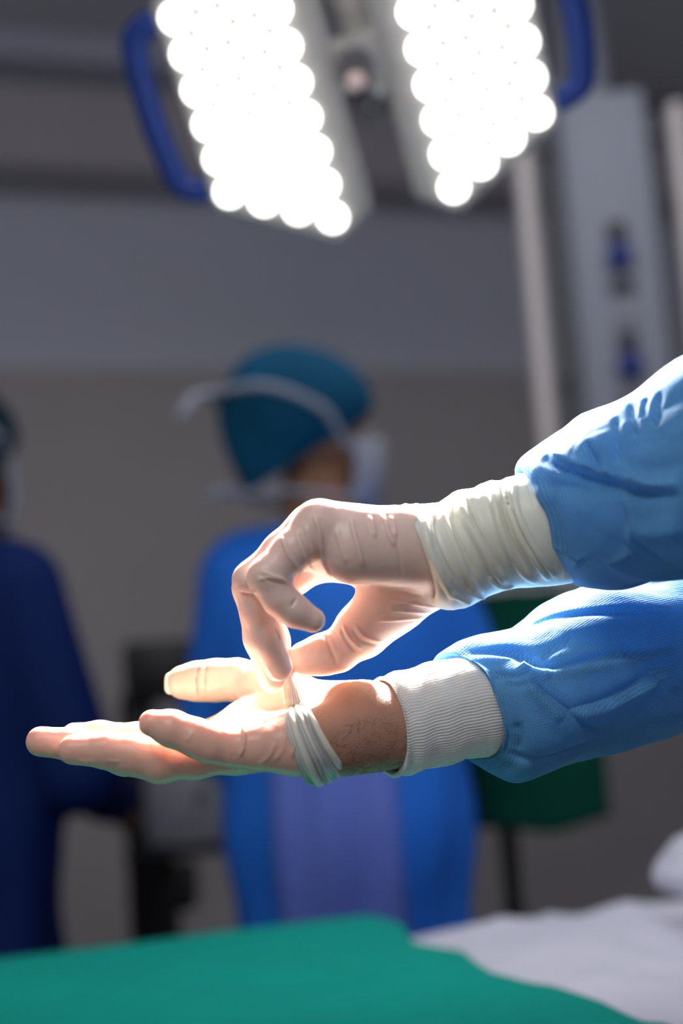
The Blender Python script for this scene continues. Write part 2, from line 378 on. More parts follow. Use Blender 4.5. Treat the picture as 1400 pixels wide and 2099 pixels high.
# right hand (palm up, fingers to the left, thumb on the far side)
R_PALM = [seg((905, 1484, 0, 78), (740, 1497, -8, 82), (700, 1510, -16, 66)), seg((905, 1480, 8, 78), (735, 1480, 10, 80), (690, 1475, 16, 62)),
          seg((700, 1520, -18, 58), (600, 1526, -30, 54), (530, 1530, -36, 42)),
          seg((690, 1512, -8, 56), (490, 1535, -17, 46)), seg((690, 1500, 5, 52), (470, 1526, 4, 45)), seg((690, 1480, 15, 52), (465, 1510, 26, 43)),
          seg((690, 1462, 18, 58), (600, 1440, 34, 56), (540, 1412, 46, 48)), seg((560, 1450, 34, 48), (500, 1478, 24, 40))]
R_FING = [seg((540, 1531, -36, 40), (480, 1534, -38, 33), (428, 1524, -41, 34), (398, 1511, -42, 33), (352, 1494, -42, 32), (312, 1483, -41, 25)),
          seg((490, 1535, -17, 45), (400, 1556, -19, 36), (328, 1558, -20, 42), (275, 1547, -21, 38), (220, 1538, -22, 33), (150, 1537, -22, 28)),
          seg((470, 1526, 4, 44), (350, 1547, 2, 36), (258, 1547, 1, 39), (150, 1526, 0, 31), (84, 1520, 0, 29)),
          seg((465, 1510, 26, 42), (365, 1520, 28, 34), (285, 1518, 28, 34), (205, 1509, 27, 28), (152, 1508, 26, 25)),
          seg((600, 1440, 34, 54), (535, 1407, 49, 49), (485, 1394, 57, 42), (442, 1395, 61, 42), (405, 1397, 64, 39), (376, 1399, 66, 35))]
def hand_sd(palm, fing, kp=10, kf=5, kj=7, kk=1.2):
    O = palm[0][0][0].copy(); f32 = lambda chs: [[((a - O).astype(np.float32), np.float32(r)) for a, r in c] for c in chs]
    palm, fing = f32(palm), f32(fing)
    def f(Pt):
        Pt = (Pt - O).astype(np.float32)
        p = None
        for c in palm:
            e = chain_sd(Pt, c, .006); p = e if p is None else smin(p, e, kp / 1000)
        tot = None
        for c in fing:
            e = smin(p, chain_sd(Pt, c, kf / 1000), kj / 1000); tot = e if tot is None else smin(tot, e, kk / 1000)
        return tot
    return f
fR = hand_sd(R_PALM, R_FING)
# left hand (over-pronated: palm down and towards the camera, thumb below, little finger nearest)
DL = -16
def segL(*pts): return seg(*[(x, y, d + DL, r) for x, y, d, r in pts])
L_PALM = [segL((1120, 1080, -2, 62), (960, 1118, -6, 64), (880, 1118, -12, 68), (820, 1108, -18, 62), (655, 1080, -24, 50)), segL((1120, 1100, 6, 62), (960, 1140, 6, 64), (880, 1150, 6, 66), (800, 1134, 2, 58), (640, 1096, -4, 50)),
          segL((880, 1140, 8, 60), (640, 1112, 14, 50)), segL((880, 1160, 18, 58), (655, 1140, 33, 48)),
          segL((850, 1140, -20, 56), (725, 1130, -27, 62)),
          segL((895, 1180, 10, 58), (805, 1232, 20, 62), (745, 1288, 26, 54))]
L_FING = [segL((655, 1080, -26, 48), (600, 1130, -32, 38), (549, 1183, -37, 37), (574, 1228, -38, 32), (603, 1252, -38, 29), (641, 1271, -37, 24)),
          segL((640, 1085, -8, 50), (580, 1130, -14, 38), (517, 1190, -18, 36), (527, 1250, -17, 32), (543, 1308, -15, 32), (571, 1368, -9, 28)),
          segL((640, 1108, 14, 48), (575, 1150, 10, 37), (514, 1205, 6, 35), (533, 1310, 7, 31), (558, 1394, 10, 27)),
          segL((658, 1140, 34, 48), (600, 1182, 32, 38), (535, 1222, 28, 35), (562, 1312, 28, 30), (578, 1380, 20, 25)),
          segL((805, 1232, 20, 58), (740, 1296, 26, 49), (692, 1334, 27, 42), (660, 1342, 26, 40), (626, 1350, 24, 36))]
fL = hand_sd(L_PALM, L_FING)

root = empty('person', (0.62, 0.90, 0.0))
tag(root, 'person in light blue gown whose two gloved hands meet in the foreground', 'person')

def bounds(palm, fing, pad=.004):
    a = np.array([p for c in palm + fing for p, r in c]); r = np.array([r for c in palm + fing for p, r in c])[:, None]
    return (a - r).min(0) - pad, (a + r).max(0) + pad
VOX = .00085
# --- left glove
lo, hi = bounds(L_PALM, L_FING)
VL, QL = surface_net(fL, lo, hi, VOX)
VL = relax(VL, QL, 1, .4)
L_WR = [([(645, 1058), (654, 1087), (659, 1123), (668, 1156)], 1.1, 1.3), ([(607, 1088), (618, 1123), (630, 1151), (652, 1175)], .9, 1.2), ([(578, 1101), (589, 1130), (604, 1155), (622, 1177)], 1.0, 1.2),
        ([(719, 1062), (727, 1098), (736, 1130), (744, 1162)], 1.0, 1.3), ([(757, 1058), (764, 1080), (769, 1102)], .9, 1.2), ([(784, 1056), (796, 1091), (808, 1120)], 1.0, 1.3), ([(800, 1058), (808, 1080), (812, 1100)], .7, 1.1),
        ([(690, 1085), (699, 1120), (711, 1155)], .55, 1.5), ([(661, 1148), (679, 1180), (705, 1208)], .8, 1.6), ([(626, 1078), (636, 1110), (644, 1140)], .5, 1.2),
        ([(527, 1187), (555, 1184), (585, 1191)], .8, 1.0), ([(537, 1172), (562, 1180), (587, 1190)], .7, .9), ([(532, 1180), (557, 1190), (580, 1196)], -.5, .8),
        ([(490, 1206), (506, 1212), (526, 1213)], .7, .9), ([(494, 1214), (508, 1218), (522, 1217)], -.4, .8), ([(607, 1227), (601, 1236), (597, 1244)], -.7, .9), ([(563, 1290), (570, 1300), (571, 1310)], -.5, 1.0),
        ([(664, 1300), (677, 1328), (692, 1368)], -.5, 1.5), ([(697, 1286), (708, 1312), (728, 1338)], -.6, 1.2), ([(703, 1280), (716, 1306), (742, 1332)], .6, 1.2), ([(722, 1290), (738, 1312), (772, 1324)], -.6, 1.2), ([(728, 1282), (748, 1304), (784, 1316)], .6, 1.3),
        ([(772, 1206), (820, 1214), (870, 1224)], -.5, 3.0), ([(900, 1246), (850, 1238), (800, 1228)], .4, 1.2), ([(890, 1256), (840, 1254), (790, 1250)], .4, 1.2), ([(870, 1266), (820, 1270), (775, 1272)], .4, 1.3), ([(860, 1228), (820, 1244), (770, 1262)], -.4, 1.3),
        ([(545, 1362), (562, 1388), (580, 1394)], .25, .9), ([(812, 1090), (818, 1140), (822, 1200)], -.35, .9)]
VL = wrinkle(VL, QL, L_WR)
N_ = vnormals(VL, QL); VL = VL + N_ * (fbm(VL, 260, 2)[:, None] * .00012)
gloveL = mesh_obj('glove', VL, QL, M['glove'], root)
tag(gloveL, 'stretched pale latex glove on the pinching hand')
# --- right hand: skin, and a glove shell that ends at the rolled cuff
lo, hi = bounds(R_PALM, R_FING)
VR, QR = surface_net(fR, lo, hi, VOX)
VR = relax(VR, QR, 1, .4)
cutA, cutB = H(590, 1398), H(674, 1590); cutn = np.cross(cutB - cutA, FWD); cutn /= np.linalg.norm(cutn)
if cutn @ (H(900, 1480) - cutA) < 0: cutn = -cutn
R_WR = [([(496, 1482), (501, 1505), (499, 1532), (491, 1550)], 1.1, 1.0), ([(598, 1470), (606, 1510), (596, 1555)], .7, 1.0), ([(575, 1452), (590, 1446), (600, 1444)], .6, 1.0), ([(568, 1466), (584, 1462), (600, 1464)], .5, 1.0), ([(585, 1500), (580, 1535), (560, 1560)], .35, 1.4), ([(565, 1520), (552, 1548), (530, 1566)], .35, 1.4),
        ([(408, 1362), (402, 1395), (408, 1432)], -.35, .9), ([(416, 1360), (411, 1395), (416, 1434)], .35, .9), ([(424, 1360), (420, 1395), (424, 1434)], -.3, .9), ([(395, 1500), (388, 1512), (380, 1518)], .3, .9), ([(222, 1556), (232, 1560), (246, 1558)], .3, 1.0), ([(160, 1556), (180, 1560), (198, 1556)], .3, 1.4)]
VG = wrinkle(VR, QR, R_WR) + vnormals(VR, QR) * (.0005 + fbm(VR, 260, 2)[:, None] * .00012)
fc = VG[QR].mean(1); keep = ((fc - cutA) @ cutn) < .003
used = np.unique(QR[keep]); mp = -np.ones(len(VG), int); mp[used] = np.arange(len(used))
gloveR = mesh_obj('glove', VG[used], mp[QR[keep]], M['glove_thin'], root)
tag(gloveR, 'half-donned latex glove on the open upturned hand')
# pale extra latex at the thumb tip
tipc = H(351, 1401, 67)
Vt, Qt = surface_net(lambda q: smin(ell_sd(q - tipc, np.zeros(3), np.array([.0036, .0062, .0064])), cap_sd(q, H(350, 1391, 66), H(348, 1412, 66), .0030, .0028), .004), tipc - .014, tipc + .014, .0008)
mesh_obj('glove_tip', Vt, Qt, M['cream'], gloveR)['label'] = 'cream empty tip of the glove thumb'

# --- rolled cuff of the right glove, pulled up by the pinching fingers
rc = H(632, 1499, 0); upd = H(588, 1398, 0) - H(672, 1590, 0); upd /= np.linalg.norm(upd); nb_ = 180
phi = np.arange(nb_) / nb_ * 2 * math.pi; dirs = np.cos(phi)[:, None] * upd - np.sin(phi)[:, None] * FWD
lo_t = np.zeros(nb_); hi_t = np.full(nb_, .075)
for _ in range(22):
    mid = (lo_t + hi_t) / 2; ins = fR(rc + dirs * mid[:, None]) < 0; lo_t = np.where(ins, mid, lo_t); hi_t = np.where(ins, hi_t, mid)
rad_ = lo_t.copy()
for _ in range(10): rad_ = np.maximum(lo_t, (np.roll(rad_, 1) + 2 * rad_ + np.roll(rad_, -1)) / 4)
path = rc + dirs * rad_[:, None]
pin = H(586, 1396, 0); dphi = np.minimum(phi, 2 * math.pi - phi); wl = np.exp(-(dphi / .42) ** 2)
path = path * (1 - wl[:, None]) + (pin + (path - path[0]) * .25) * wl[:, None]
tng = np.roll(path, -1, 0) - np.roll(path, 1, 0); tng /= np.linalg.norm(tng, axis=1)[:, None]
nrm = dirs - tng * (dirs * tng).sum(1)[:, None]; nrm /= np.linalg.norm(nrm, axis=1)[:, None]
sd_ = np.cross(tng, nrm); sd_ /= np.linalg.norm(sd_, axis=1)[:, None]
if sd_[nb_ // 4] @ RGT < 0: sd_ = -sd_
u_ = np.arange(nb_) / nb_; wdt = np.interp(u_, [0, .05, .12, .22, .34, .46, .6, .8, .93, 1], [.0014, .0022, .0046, .0080, .0100, .0085, .0065, .0055, .003, .0014])
rolled = None
NS = 11
rs_ = np.random.RandomState(11)
for k in range(NS):
    ph = (k - (NS - 1) / 2) / ((NS - 1) / 2)
    tw = 1.5 * (u_ - .3); lat = wdt * (1.02 * ph * np.cos(.5 * tw) + .13 * np.sin(7 * u_ + 2.4 * k)); hgt = .0008 + .0026 * (1 - ph * ph) * np.clip(wdt / .008, .25, 1) + .0007 * np.sin(9 * u_ + 1.9 * k)
    c = path + sd_ * lat[:, None] + nrm * hgt[:, None]
    rr = np.clip(wdt * .27, .0009, .0025) * rs_.uniform(.7, 1.25)
    o = MB().tube(list(c), list(rr), 10, closed=True)
    if rolled is None: rolled = o
    else: rolled.add(o.V, o.F)
ro = rolled.build('rolled_glove_cuff', M['cream'], gloveR, smooth=True); ro['label'] = 'cream rolled latex cuff stretched around the bare wrist'
# pinch tail of latex up between finger and thumb
tail = MB()
for k in range(6):
    a = H(592 + 6 * k, 1446 + 5 * k, -22 + 3 * k); b = H(588 + 4 * k, 1416, -12 + 4 * k); c = H(580 + 2.5 * k, 1392, -4 + 3 * k); e = H(576 + 2.5 * k, 1376, 0 + 2 * k)
    tail.tube(catmull([a, b, c, e], 6), [.0030] * 14 + [.0024] * 5, 10)
tail.build('pinched_latex', M['cream'], ro, smooth=True)

# --- glove cuff over the knit cuff of the left arm
st = [((832, 1056), (890, 1224), -6, 31, 14), ((822, 1040), (893, 1239), -6, 37, 16), ((850, 1037), (925, 1246), -5, 37, 14), ((890, 1036), (962, 1238), -2, 34, 12), ((945, 1010), (1000, 1218), -1, 33, 8), ((1000, 993), (1055, 1202), 0, 33, 4), ((1050, 980), (1110, 1199), -2, 33, 2), ((1085, 965), (1148, 1195), -4, 33, 0), ((1125, 955), (1185, 1185), -6, 33, 0)]
VC, QC, UC, nr = tube_grid([(a, b, d + DL, e, f) for a, b, d, e, f in st], 260, 210)
C_WR = [([(868, 1048), (872, 1090), (882, 1130), (905, 1180), (930, 1225)], 1.2, 2.0), ([(888, 1045), (893, 1090), (910, 1140), (940, 1200)], -.9, 2.0), ([(905, 1038), (912, 1080), (928, 1120), (955, 1180), (985, 1214)], 1.7, 2.4),
        ([(926, 1035), (934, 1080), (955, 1130), (980, 1180)], -1.0, 2.2), ([(940, 1020), (955, 1065), (985, 1120), (1010, 1165), (1035, 1196)], 1.9, 2.2), ([(955, 1020), (975, 1070), (1005, 1125), (1035, 1175)], -.9, 2.2),
        ([(1010, 1000), (1017, 1050), (1035, 1110), (1065, 1160), (1095, 1190)], 2.0, 2.0), ([(1025, 1000), (1032, 1050), (1052, 1110), (1085, 1165)], -1.0, 1.8), ([(1035, 990), (1044, 1045), (1065, 1100), (1098, 1150), (1125, 1185)], 1.6, 1.7), ([(1054, 990), (1058, 1040), (1078, 1090), (1108, 1140), (1138, 1180)], 1.5, 1.6),
        ([(1000, 1180), (1020, 1195), (1050, 1200)], 1.0, 1.6), ([(920, 1210), (945, 1225), (965, 1232)], .9, 1.6), ([(955, 1205), (975, 1218), (995, 1222)], .9, 1.6), ([(838, 1050), (842, 1100), (860, 1150), (895, 1215)], .5, 2.4)]
VC = wrinkle(VC, QC, C_WR)
th_ = np.arange(len(VC)) % 260 / 260 * 2 * math.pi; ring_i = np.arange(len(VC)) // 260
nC = vnormals(VC, QC)
dirn = 1.0 if (nC[130 * 0 + 0] @ UPV) > 0 else -1.0
topw = np.clip(np.cos(th_), 0, 1) ** 2
VC = VC + dirn * nC * (.0010 * fbm(np.stack([ring_i * .055, np.sin(th_) * 1.2, np.cos(th_) * 1.2], 1), 1.0, 3) * (.4 + .8 * topw))[:, None]
gc = mesh_obj('glove_cuff', VC, QC if dirn > 0 else QC[:, ::-1], M['cream'], gloveL, uv=UC)
gc['label'] = 'wrinkled cream latex glove cuff over the gown cuff'
so = gc.modifiers.new('thickness', 'SOLIDIFY'); so.thickness = .0012; so.offset = -1

# --- gown sleeves
def sleeve(name, st, lines, nth, nl, noise_amp, seed, label):
    V, Q, uv, nr = tube_grid(st, nth, nl)
    n = vnormals(V, Q)
    if n[0] @ UPV < 0: Q = Q[:, ::-1]
    V = wrinkle(V, Q, lines, True)
    n = vnormals(V, Q)
    W = V.copy(); W = W @ np.stack([RGT * .55 + UPV * .35, UPV, FWD], 1)
    a = fbm(W, 30, 3, (seed, 0, 0)); b = 1 - np.abs(fbm(W, 15, 2, (0, seed, 0))) * 2.0; c = 1 - np.abs(fbm(W, 34, 1, (seed, seed, 0))) * 2.0
    V = V + n * (noise_amp * .8 * a + noise_amp * 2.6 * b + noise_amp * .7 * c)[:, None]
    o = mesh_obj(name, V, Q, M['sleeve'], root, uv=uv); o['label'] = label
    s = o.modifiers.new('thickness', 'SOLIDIFY'); s.thickness = .0006; s.offset = -1
    return o
stU = [((1090, 985), (1140, 1180), -4, 30, 0), ((1064, 968), (1140, 1190), -5, 37, 6), ((1070, 938), (1165, 1200), -8, 45, 10), ((1120, 895), (1205, 1211), -12, 52, 8), ((1190, 845), (1262, 1211), -16, 58, 4), ((1290, 806), (1330, 1201), -24, 62, 0), ((1400, 728), (1410, 1188), -36, 66, 0), ((1560, 640), (1560, 1180), -55, 70, 0), ((1760, 520), (1800, 1120), -85, 72, 0), ((2200, 180), (2330, 720), -130, 74, 0), ((2660, -150), (2760, 340), -165, 80, 0)]
L_U = [([(1105, 930), (1150, 955), (1200, 975), (1250, 995), (1310, 1015), (1395, 1016)], 4.2, 4.0), ([(1120, 925), (1160, 944), (1210, 962), (1260, 980)], -3.0, 3.5), ([(1270, 975), (1330, 995), (1395, 990)], -2.5, 6), ([(1085, 985), (1140, 992), (1200, 998), (1235, 1008)], 2.5, 6),
       ([(1200, 905), (1215, 935), (1228, 975)], 2.2, 2.6), ([(1260, 845), (1262, 900), (1262, 950)], 1.2, 2.5), ([(1290, 815), (1295, 860), (1300, 890)], 1.4, 2.5), ([(1320, 810), (1315, 835), (1312, 850)], 1.2, 2.0), ([(1350, 800), (1340, 840), (1338, 870)], 1.4, 3.0),
       ([(1262, 1010), (1280, 1060), (1310, 1110), (1370, 1160)], 1.6, 3.0), ([(1110, 1095), (1160, 1130), (1200, 1160)], -2.5, 9), ([(1300, 1130), (1270, 1150), (1240, 1160)], -2.0, 5), ([(1080, 1075), (1100, 1115), (1130, 1155), (1160, 1190)], 1.2, 2.0), ([(1400, 1080), (1330, 1090), (1280, 1085)], -3.0, 9)]
stU = [(a, b, d + DL, e, f) for a, b, d, e, f in stU]
sleeve('sleeve', stU, L_U, 300, 420, .0011, 3.1, 'blue gown sleeve of the upper arm with a bright fold')
stL = [((1030, 1362), (1035, 1535), 2, 32, 14), ((930, 1345), (975, 1552), 4, 36, 62), ((945, 1322), (1000, 1582), 6, 42, 70), ((985, 1303), (1036, 1603), 9, 48, 56), ((1060, 1280), (1100, 1588), 14, 52, 40), ((1130, 1232), (1175, 1562), 22, 56, 28), ((1230, 1185), (1270, 1541), 36, 60, 16), ((1330, 1160), (1345, 1521), 50, 62, 8), ((1420, 1130), (1440, 1480), 66, 64, 0), ((1620, 1010), (1650, 1400), 100, 66, 0), ((1840, 760), (1930, 1120), 150, 68, 0), ((2060, 540), (2160, 860), 190, 74, 0)]
L_L = [([(960, 1335), (1010, 1328), (1050, 1330), (1085, 1345), (1110, 1362), (1160, 1362), (1230, 1345), (1320, 1332), (1395, 1322)], 3.4, 3.6), ([(1065, 1350), (1095, 1372), (1130, 1385)], -2.4, 4), ([(1110, 1380), (1200, 1370), (1300, 1352), (1395, 1340)], -1.4, 4),
       ([(1165, 1452), (1210, 1442), (1270, 1420), (1330, 1385), (1395, 1352)], 2.4, 3.2), ([(1170, 1462), (1230, 1455), (1300, 1425), (1380, 1380)], -2.6, 5), ([(1090, 1390), (1120, 1420), (1165, 1455), (1200, 1490), (1250, 1515)], 2.4, 3.2), ([(1085, 1405), (1115, 1440), (1150, 1475)], -2.0, 4),
       ([(1035, 1395), (1060, 1405), (1085, 1400)], 1.2, 3.0), ([(1058, 1480), (1068, 1510), (1060, 1540)], 1.4, 3.5), ([(1040, 1545), (1090, 1560), (1150, 1548), (1210, 1530)], 2.0, 3.0), ([(1070, 1280), (1130, 1258), (1230, 1252), (1350, 1260)], 1.8, 3.0), ([(1000, 1380), (1060, 1385), (1090, 1372)], 1.2, 2.4), ([(1270, 1290), (1280, 1330), (1290, 1345)], -1.0, 4), ([(1180, 1300), (1130, 1330), (1110, 1350)], 1.0, 2.5), ([(985, 1565), (1015, 1575), (1045, 1570)], 1.5, 2.2)]
sleeve('sleeve', stL, L_L, 300, 420, .0011, 8.7, 'blue gown sleeve of the lower arm with a white knit cuff')

# --- ribbed knit cuff of the right arm
st = [((786, 1394), (797, 1589), 1, 30, 38), ((800, 1386), (815, 1588), 1, 31, 38), ((850, 1372), (868, 1574), 1, 31.5, 36), ((920, 1352), (940, 1556), 2, 32, 30), ((990, 1342), (1015, 1542), 3, 33, 20), ((1060, 1335), (1075, 1530), 6, 33, 12)]
NTH = 104 * 6
VK, QK, UK, nr = tube_grid(st, NTH, 90)
nK = vnormals(VK, QK)
if nK[0] @ UPV < 0: QK = QK[:, ::-1]; nK = -nK
jj = np.arange(len(VK)) % NTH; ii_ = np.arange(len(VK)) // NTH
VK = VK + nK * (0.00052 * np.cos(jj / 6 * 2 * math.pi + .9 * np.sin(ii_ * .42)) + .0009 * fbm(VK, 60, 2) + .0007 * np.sin(ii_ * .33 + np.sin(jj / NTH * 12)))[:, None]
kc = mesh_obj('knit_cuff', VK, QK, M['knit'], root, uv=UK); kc['label'] = 'white ribbed knit cuff around the bare wrist'
s = kc.modifiers.new('thickness', 'SOLIDIFY'); s.thickness = .0018; s.offset = -1

# --- fine dark hairs on the bare wrist
bvR = BVHTree.FromPolygons([tuple(v) for v in VR], [tuple(int(i) for i in q) for q in QR])
hb = MB(); C0 = Vector(CAM)
for i in range(150):
    px = random.uniform(685, 835); py = 1585 - abs(random.gauss(0, 34))
    if random.random() < .25: py = random.uniform(1480, 1580)
    hit = bvR.ray_cast(C0, (Vector(P(px, py, 1)) - C0).normalized())
    if hit[0] is None: continue
    p = np.array(hit[0]); n = np.array(hit[1]); a = random.uniform(0, 2 * math.pi)
    t = RGT * math.cos(a) + UPV * math.sin(a) * .8; t = t - n * (t @ n); ln = random.uniform(.004, .009); cv = random.uniform(-.5, .5)
    s_ = np.cross(n, t)
    hb.tube([p, p + t * ln * .5 + n * .0009 + s_ * ln * cv * .15, p + t * ln + n * .0012 + s_ * ln * cv * .5], [.00007, .00006, .00002], 4)
hb_o = hb.build('wrist_hair', M['armhair'], root); hb_o['kind'] = 'stuff'

# ------------------------------------------------------------------ people
def local(f, q): return q
def build_person(root, kit, extra_body=None, arms=((-1, (.30, .06, 1.08), (.16, .27, 1.02)), (1, (.30, .06, 1.08), (.16, .27, 1.02))), lean=0.0, height=1.0, head_turn=0.0, head_tilt=0.0, gown_low=.42, sleeves=True, head_off=0.0, bulk=1.0, sw=1.0, hipw=1.0):
    """local frame: x right, y forward, z up; one continuous body, clothes as parts"""
    h = height; A = lambda *p: np.array(p, float) * h
    hc = A(head_off, .025 + lean, 1.60)
    Rz = np.array(Matrix.Rotation(head_turn, 3, 'Z') @ Matrix.Rotation(head_tilt, 3, 'X'))
    hd = lambda x, y, z: hc + Rz @ (np.array([x, y, z]) * h)
    def head(q):
        l = (q - hc) @ Rz / h
        d = ell_sd(l, np.array([0, -.012, .035]), np.array([.077, .097, .088]))
        d = smin(d, ell_sd(l, np.array([0, .030, -.045]), np.array([.058, .066, .072])), .04)
        d = smin(d, cap_sd(l, np.array([0, .078, -.092]), np.array([0, .070, -.085]), .016, .02), .03)
        d = smin(d, cap_sd(l, np.array([0, .093, .010]), np.array([0, .112, -.030]), .008, .013), .012)
        d = smin(d, cap_sd(l, np.array([-.03, .083, .027]), np.array([.03, .083, .027]), .010, .010), .014)
        for s in (-1, 1):
            d = smin(d, ell_sd(l, np.array([s * .079, -.005, -.012]), np.array([.011, .020, .032])), .008)
            e = np.linalg.norm(l - np.array([s * .030, .096, .008]), axis=1) - .012; d = -smin(-d, e, .008)
        d = smin(d, cap_sd(l, np.array([-.018, .092, -.058]), np.array([.018, .092, -.058]), .006, .006), .006)
        return d * h
    lw = .6 + .4 * hipw
    bodyc = [[(A(head_off, lean, 1.50), .055), (A(0, lean * .6, 1.40), .062), (A(0, 0, 1.30), .11), (A(0, 0, 1.05), .115), (A(0, 0, .92), .13)],
             [(A(-.14 * sw, lean * .4, 1.37), .05), (A(.14 * sw, lean * .4, 1.37), .05)]]
    legs = [[(A(s * .09 * lw, 0, .9), .08 * lw), (A(s * .10 * lw, .01, .50), .055), (A(s * .10 * lw, 0, .28), .05), (A(s * .10, -.01, .09), .038), (A(s * .11, .10, .045), .03)] for s in (-1, 1)]
    armc = []
    for s, el, wr in arms or ():
        e = np.array(el) * h * [s, 1, 1]; w_ = np.array(wr) * h * [s, 1, 1]; dirv = (w_ - e) / np.linalg.norm(w_ - e)
        armc.append([(A(s * .17 * sw, lean * .4, 1.36), .050), (e, .042), (w_, .029), (w_ + dirv * .05, .03)])
        pal = w_ + dirv * .07
        for k in range(4):
            off = np.array([0, 0, (k - 1.5) * .019]); armc.append([(w_ + dirv * .03 + off * .6, .016), (pal + dirv * .03 + off, .011), (pal + dirv * .07 + off - np.array([s * .012, 0, 0]), .008)])
        armc.append([(w_ + dirv * .03, .016), (w_ + dirv * .06 + np.array([0, 0, .035]), .011), (w_ + dirv * .09 + np.array([0, 0, .042]), .009)])
    def f(q):
        d = head(q)
        for ci, c in enumerate(bodyc + legs + armc): d = smin(d, chain_sd(q, c, .03), .025 if ci < 2 else .012)
        return d
    pts = np.array([p for c in bodyc + legs + armc for p, r in c] + [hc]); lo = pts.min(0) - .16; hi = pts.max(0) + .16
    V, Q = surface_net(f, lo, hi, .0075, 1)
    Mw = np.array(root.matrix_basis); tw = lambda X: X @ Mw[:3, :3].T + Mw[:3, 3]
    V = tw(V); F = Q
    if extra_body is not None:
        for Ve, Qe in extra_body: F = np.concatenate([F, Qe + len(V)]); V = np.concatenate([V, Ve])
    body = mesh_obj('body', V, F, kit['skin'], root)
    def part(name, V, Q, m_, par=None): return mesh_obj(name, tw(V), Q, m_, par or root)
    # gown
    gt = [[(A(-.165 * sw, lean * .4, 1.375), .072), (A(.165 * sw, lean * .4, 1.375), .072)], [(A(0, lean * .5, 1.40), .085), (A(0, 0, 1.22), .155), (A(0, 0, 1.0), .165)],
          ]
    gt = gt[:2] + [[(A(s * .07 * sw, 0, 1.25), .13), (A(s * .075 * hipw, 0, .95), .135), (A(s * .085 * hipw, 0, gown_low), .15 * (.4 + .6 * hipw))] for s in (-1, 1)]
    ga = []
    if sleeves:
        for s, el, wr in arms or ():
            e = np.array(el) * h * [s, 1, 1]; w_ = np.array(wr) * h * [s, 1, 1]
            ga.append([(A(s * .185 * sw, lean * .4, 1.36), .078 - (1 - sw) * .05), (e, .066), (w_, .046)])
    def g(q):
        d = None
        for c in gt: e = chain_sd(q, [(p, r * bulk) for p, r in c], .05); d = e if d is None else smin(d, e, .07)
        for c in ga: d = smin(d, chain_sd(q, c, .02), .035)
        d = np.maximum(d, (gown_low - .02) * h - q[:, 2]); d = np.maximum(d, q[:, 2] - (1.455 + .0) * h - q[:, 1] * .15)
        th = np.arctan2(q[:, 1], q[:, 0]); fall = np.clip((1.25 * h - q[:, 2]) / .8, 0, 1)
        return d + fall * (.010 * np.sin(th * 7 + 3 * np.sin(q[:, 2] * 4)) + .006 * np.sin(th * 13 + 1))
    pts = np.array([p for c in gt + ga for p, r in c]); lo = pts.min(0) - .2; hi = pts.max(0) + .2
    Vg, Qg = surface_net(g, lo, hi, .011, 0); Vg = relax(Vg, Qg, 2)
    gown = part('gown', Vg, Qg, kit['gown'])
    if kit.get('panel'):          # overlapping back panel of the gown
        pv = []; nU, nV = 20, 34
        gi, gj = np.meshgrid(np.arange(nU), np.arange(nV)); gi = gi.ravel(); gj = gj.ravel()
        pv = np.stack([(-.095 + .19 * gi / (nU - 1) + kit.get('panel_x', 0)) * h, np.full(nU * nV, -.10 * h), (1.12 - .66 * gj / (nV - 1)) * h], 1)
        for _ in range(14): pv[:, 1] += g(pv) * .8
        pv[:, 1] -= .006 + .004 * np.sin(gi * .9)
        pq = np.array([[j * nU + i, j * nU + i + 1, (j + 1) * nU + i + 1, (j + 1) * nU + i] for j in range(nV - 1) for i in range(nU - 1)])
        pn = part('back_panel', np.array(pv), pq, kit['panel'], gown); pn['label'] = 'lavender overlapping back panel of the gown'
        sm = pn.modifiers.new('thickness', 'SOLIDIFY'); sm.thickness = .004; sm.offset = 0
    # trousers and shoes
    def tr(q):
        d = None
        for c in legs: e = chain_sd(q, [(p, r + .022) for p, r in c[:4]], .03); d = e if d is None else smin(d, e, .03)
        return np.maximum(d, .10 * h - q[:, 2])
    Vt, Qt = surface_net(tr, A(-.25, -.2, .0), A(.25, .25, 1.05), .013, 0); part('trousers', relax(Vt, Qt, 1), Qt, M['scrub'])
    for s in (-1, 1):
        c = [(A(s * .105, -.03, .050), .048), (A(s * .11, .06, .045), .044), (A(s * .115, .14, .038), .036)]
        Vs, Qs = surface_net(lambda q: np.maximum(chain_sd(q, c, .02), .002 - q[:, 2]), A(s * .11 - .08, -.12, -.02), A(s * .11 + .08, .22, .13), .009, 0); part('shoe', relax(Vs, Qs, 1), Qs, M['shoe'])
    # cap: gathered bouffant over crown and nape
    def cp(q):
        l = (q - hc) @ Rz / h
        d = ell_sd(l, np.array([0, -.030, .052]), np.array([.112, .132, .102])); d = smin(d, ell_sd(l, np.array([0, -.072, -.030]), np.array([.088, .062, .092])), .05)
        rip = .0022 * np.sin(np.arctan2(l[:, 1], l[:, 0]) * 26) * np.clip(1 - (l[:, 2] - .0) / .08, 0, 1) + .004 * np.sin(l[:, 0] * 45 + l[:, 2] * 30)
        cut = (.70 * (l[:, 1] - .02)) - l[:, 2] - .004
        return np.maximum(d + rip, cut) * h
    Vc, Qc = surface_net(cp, hc - .2, hc + .2, .006, 0); cap = part('surgical_cap', relax(Vc, Qc, 1), Qc, kit['cap'])
    def tub(name, pts, r, m_, par, flat=None, n=8):
        o = MB().tube([tw(np.array([p]))[0] for p in catmull(pts, 6)], r, n, flat=flat).build(name, m_, par, smooth=True); return o
    band = [hd(.088 * math.cos(a) * 1.02, -.012 + .100 * math.sin(a), -.020 + .066 * math.sin(a)) for a in np.linspace(-.1, math.pi + .1, 12)]
    tub('cap_band', band, .006, kit['cap'], cap)
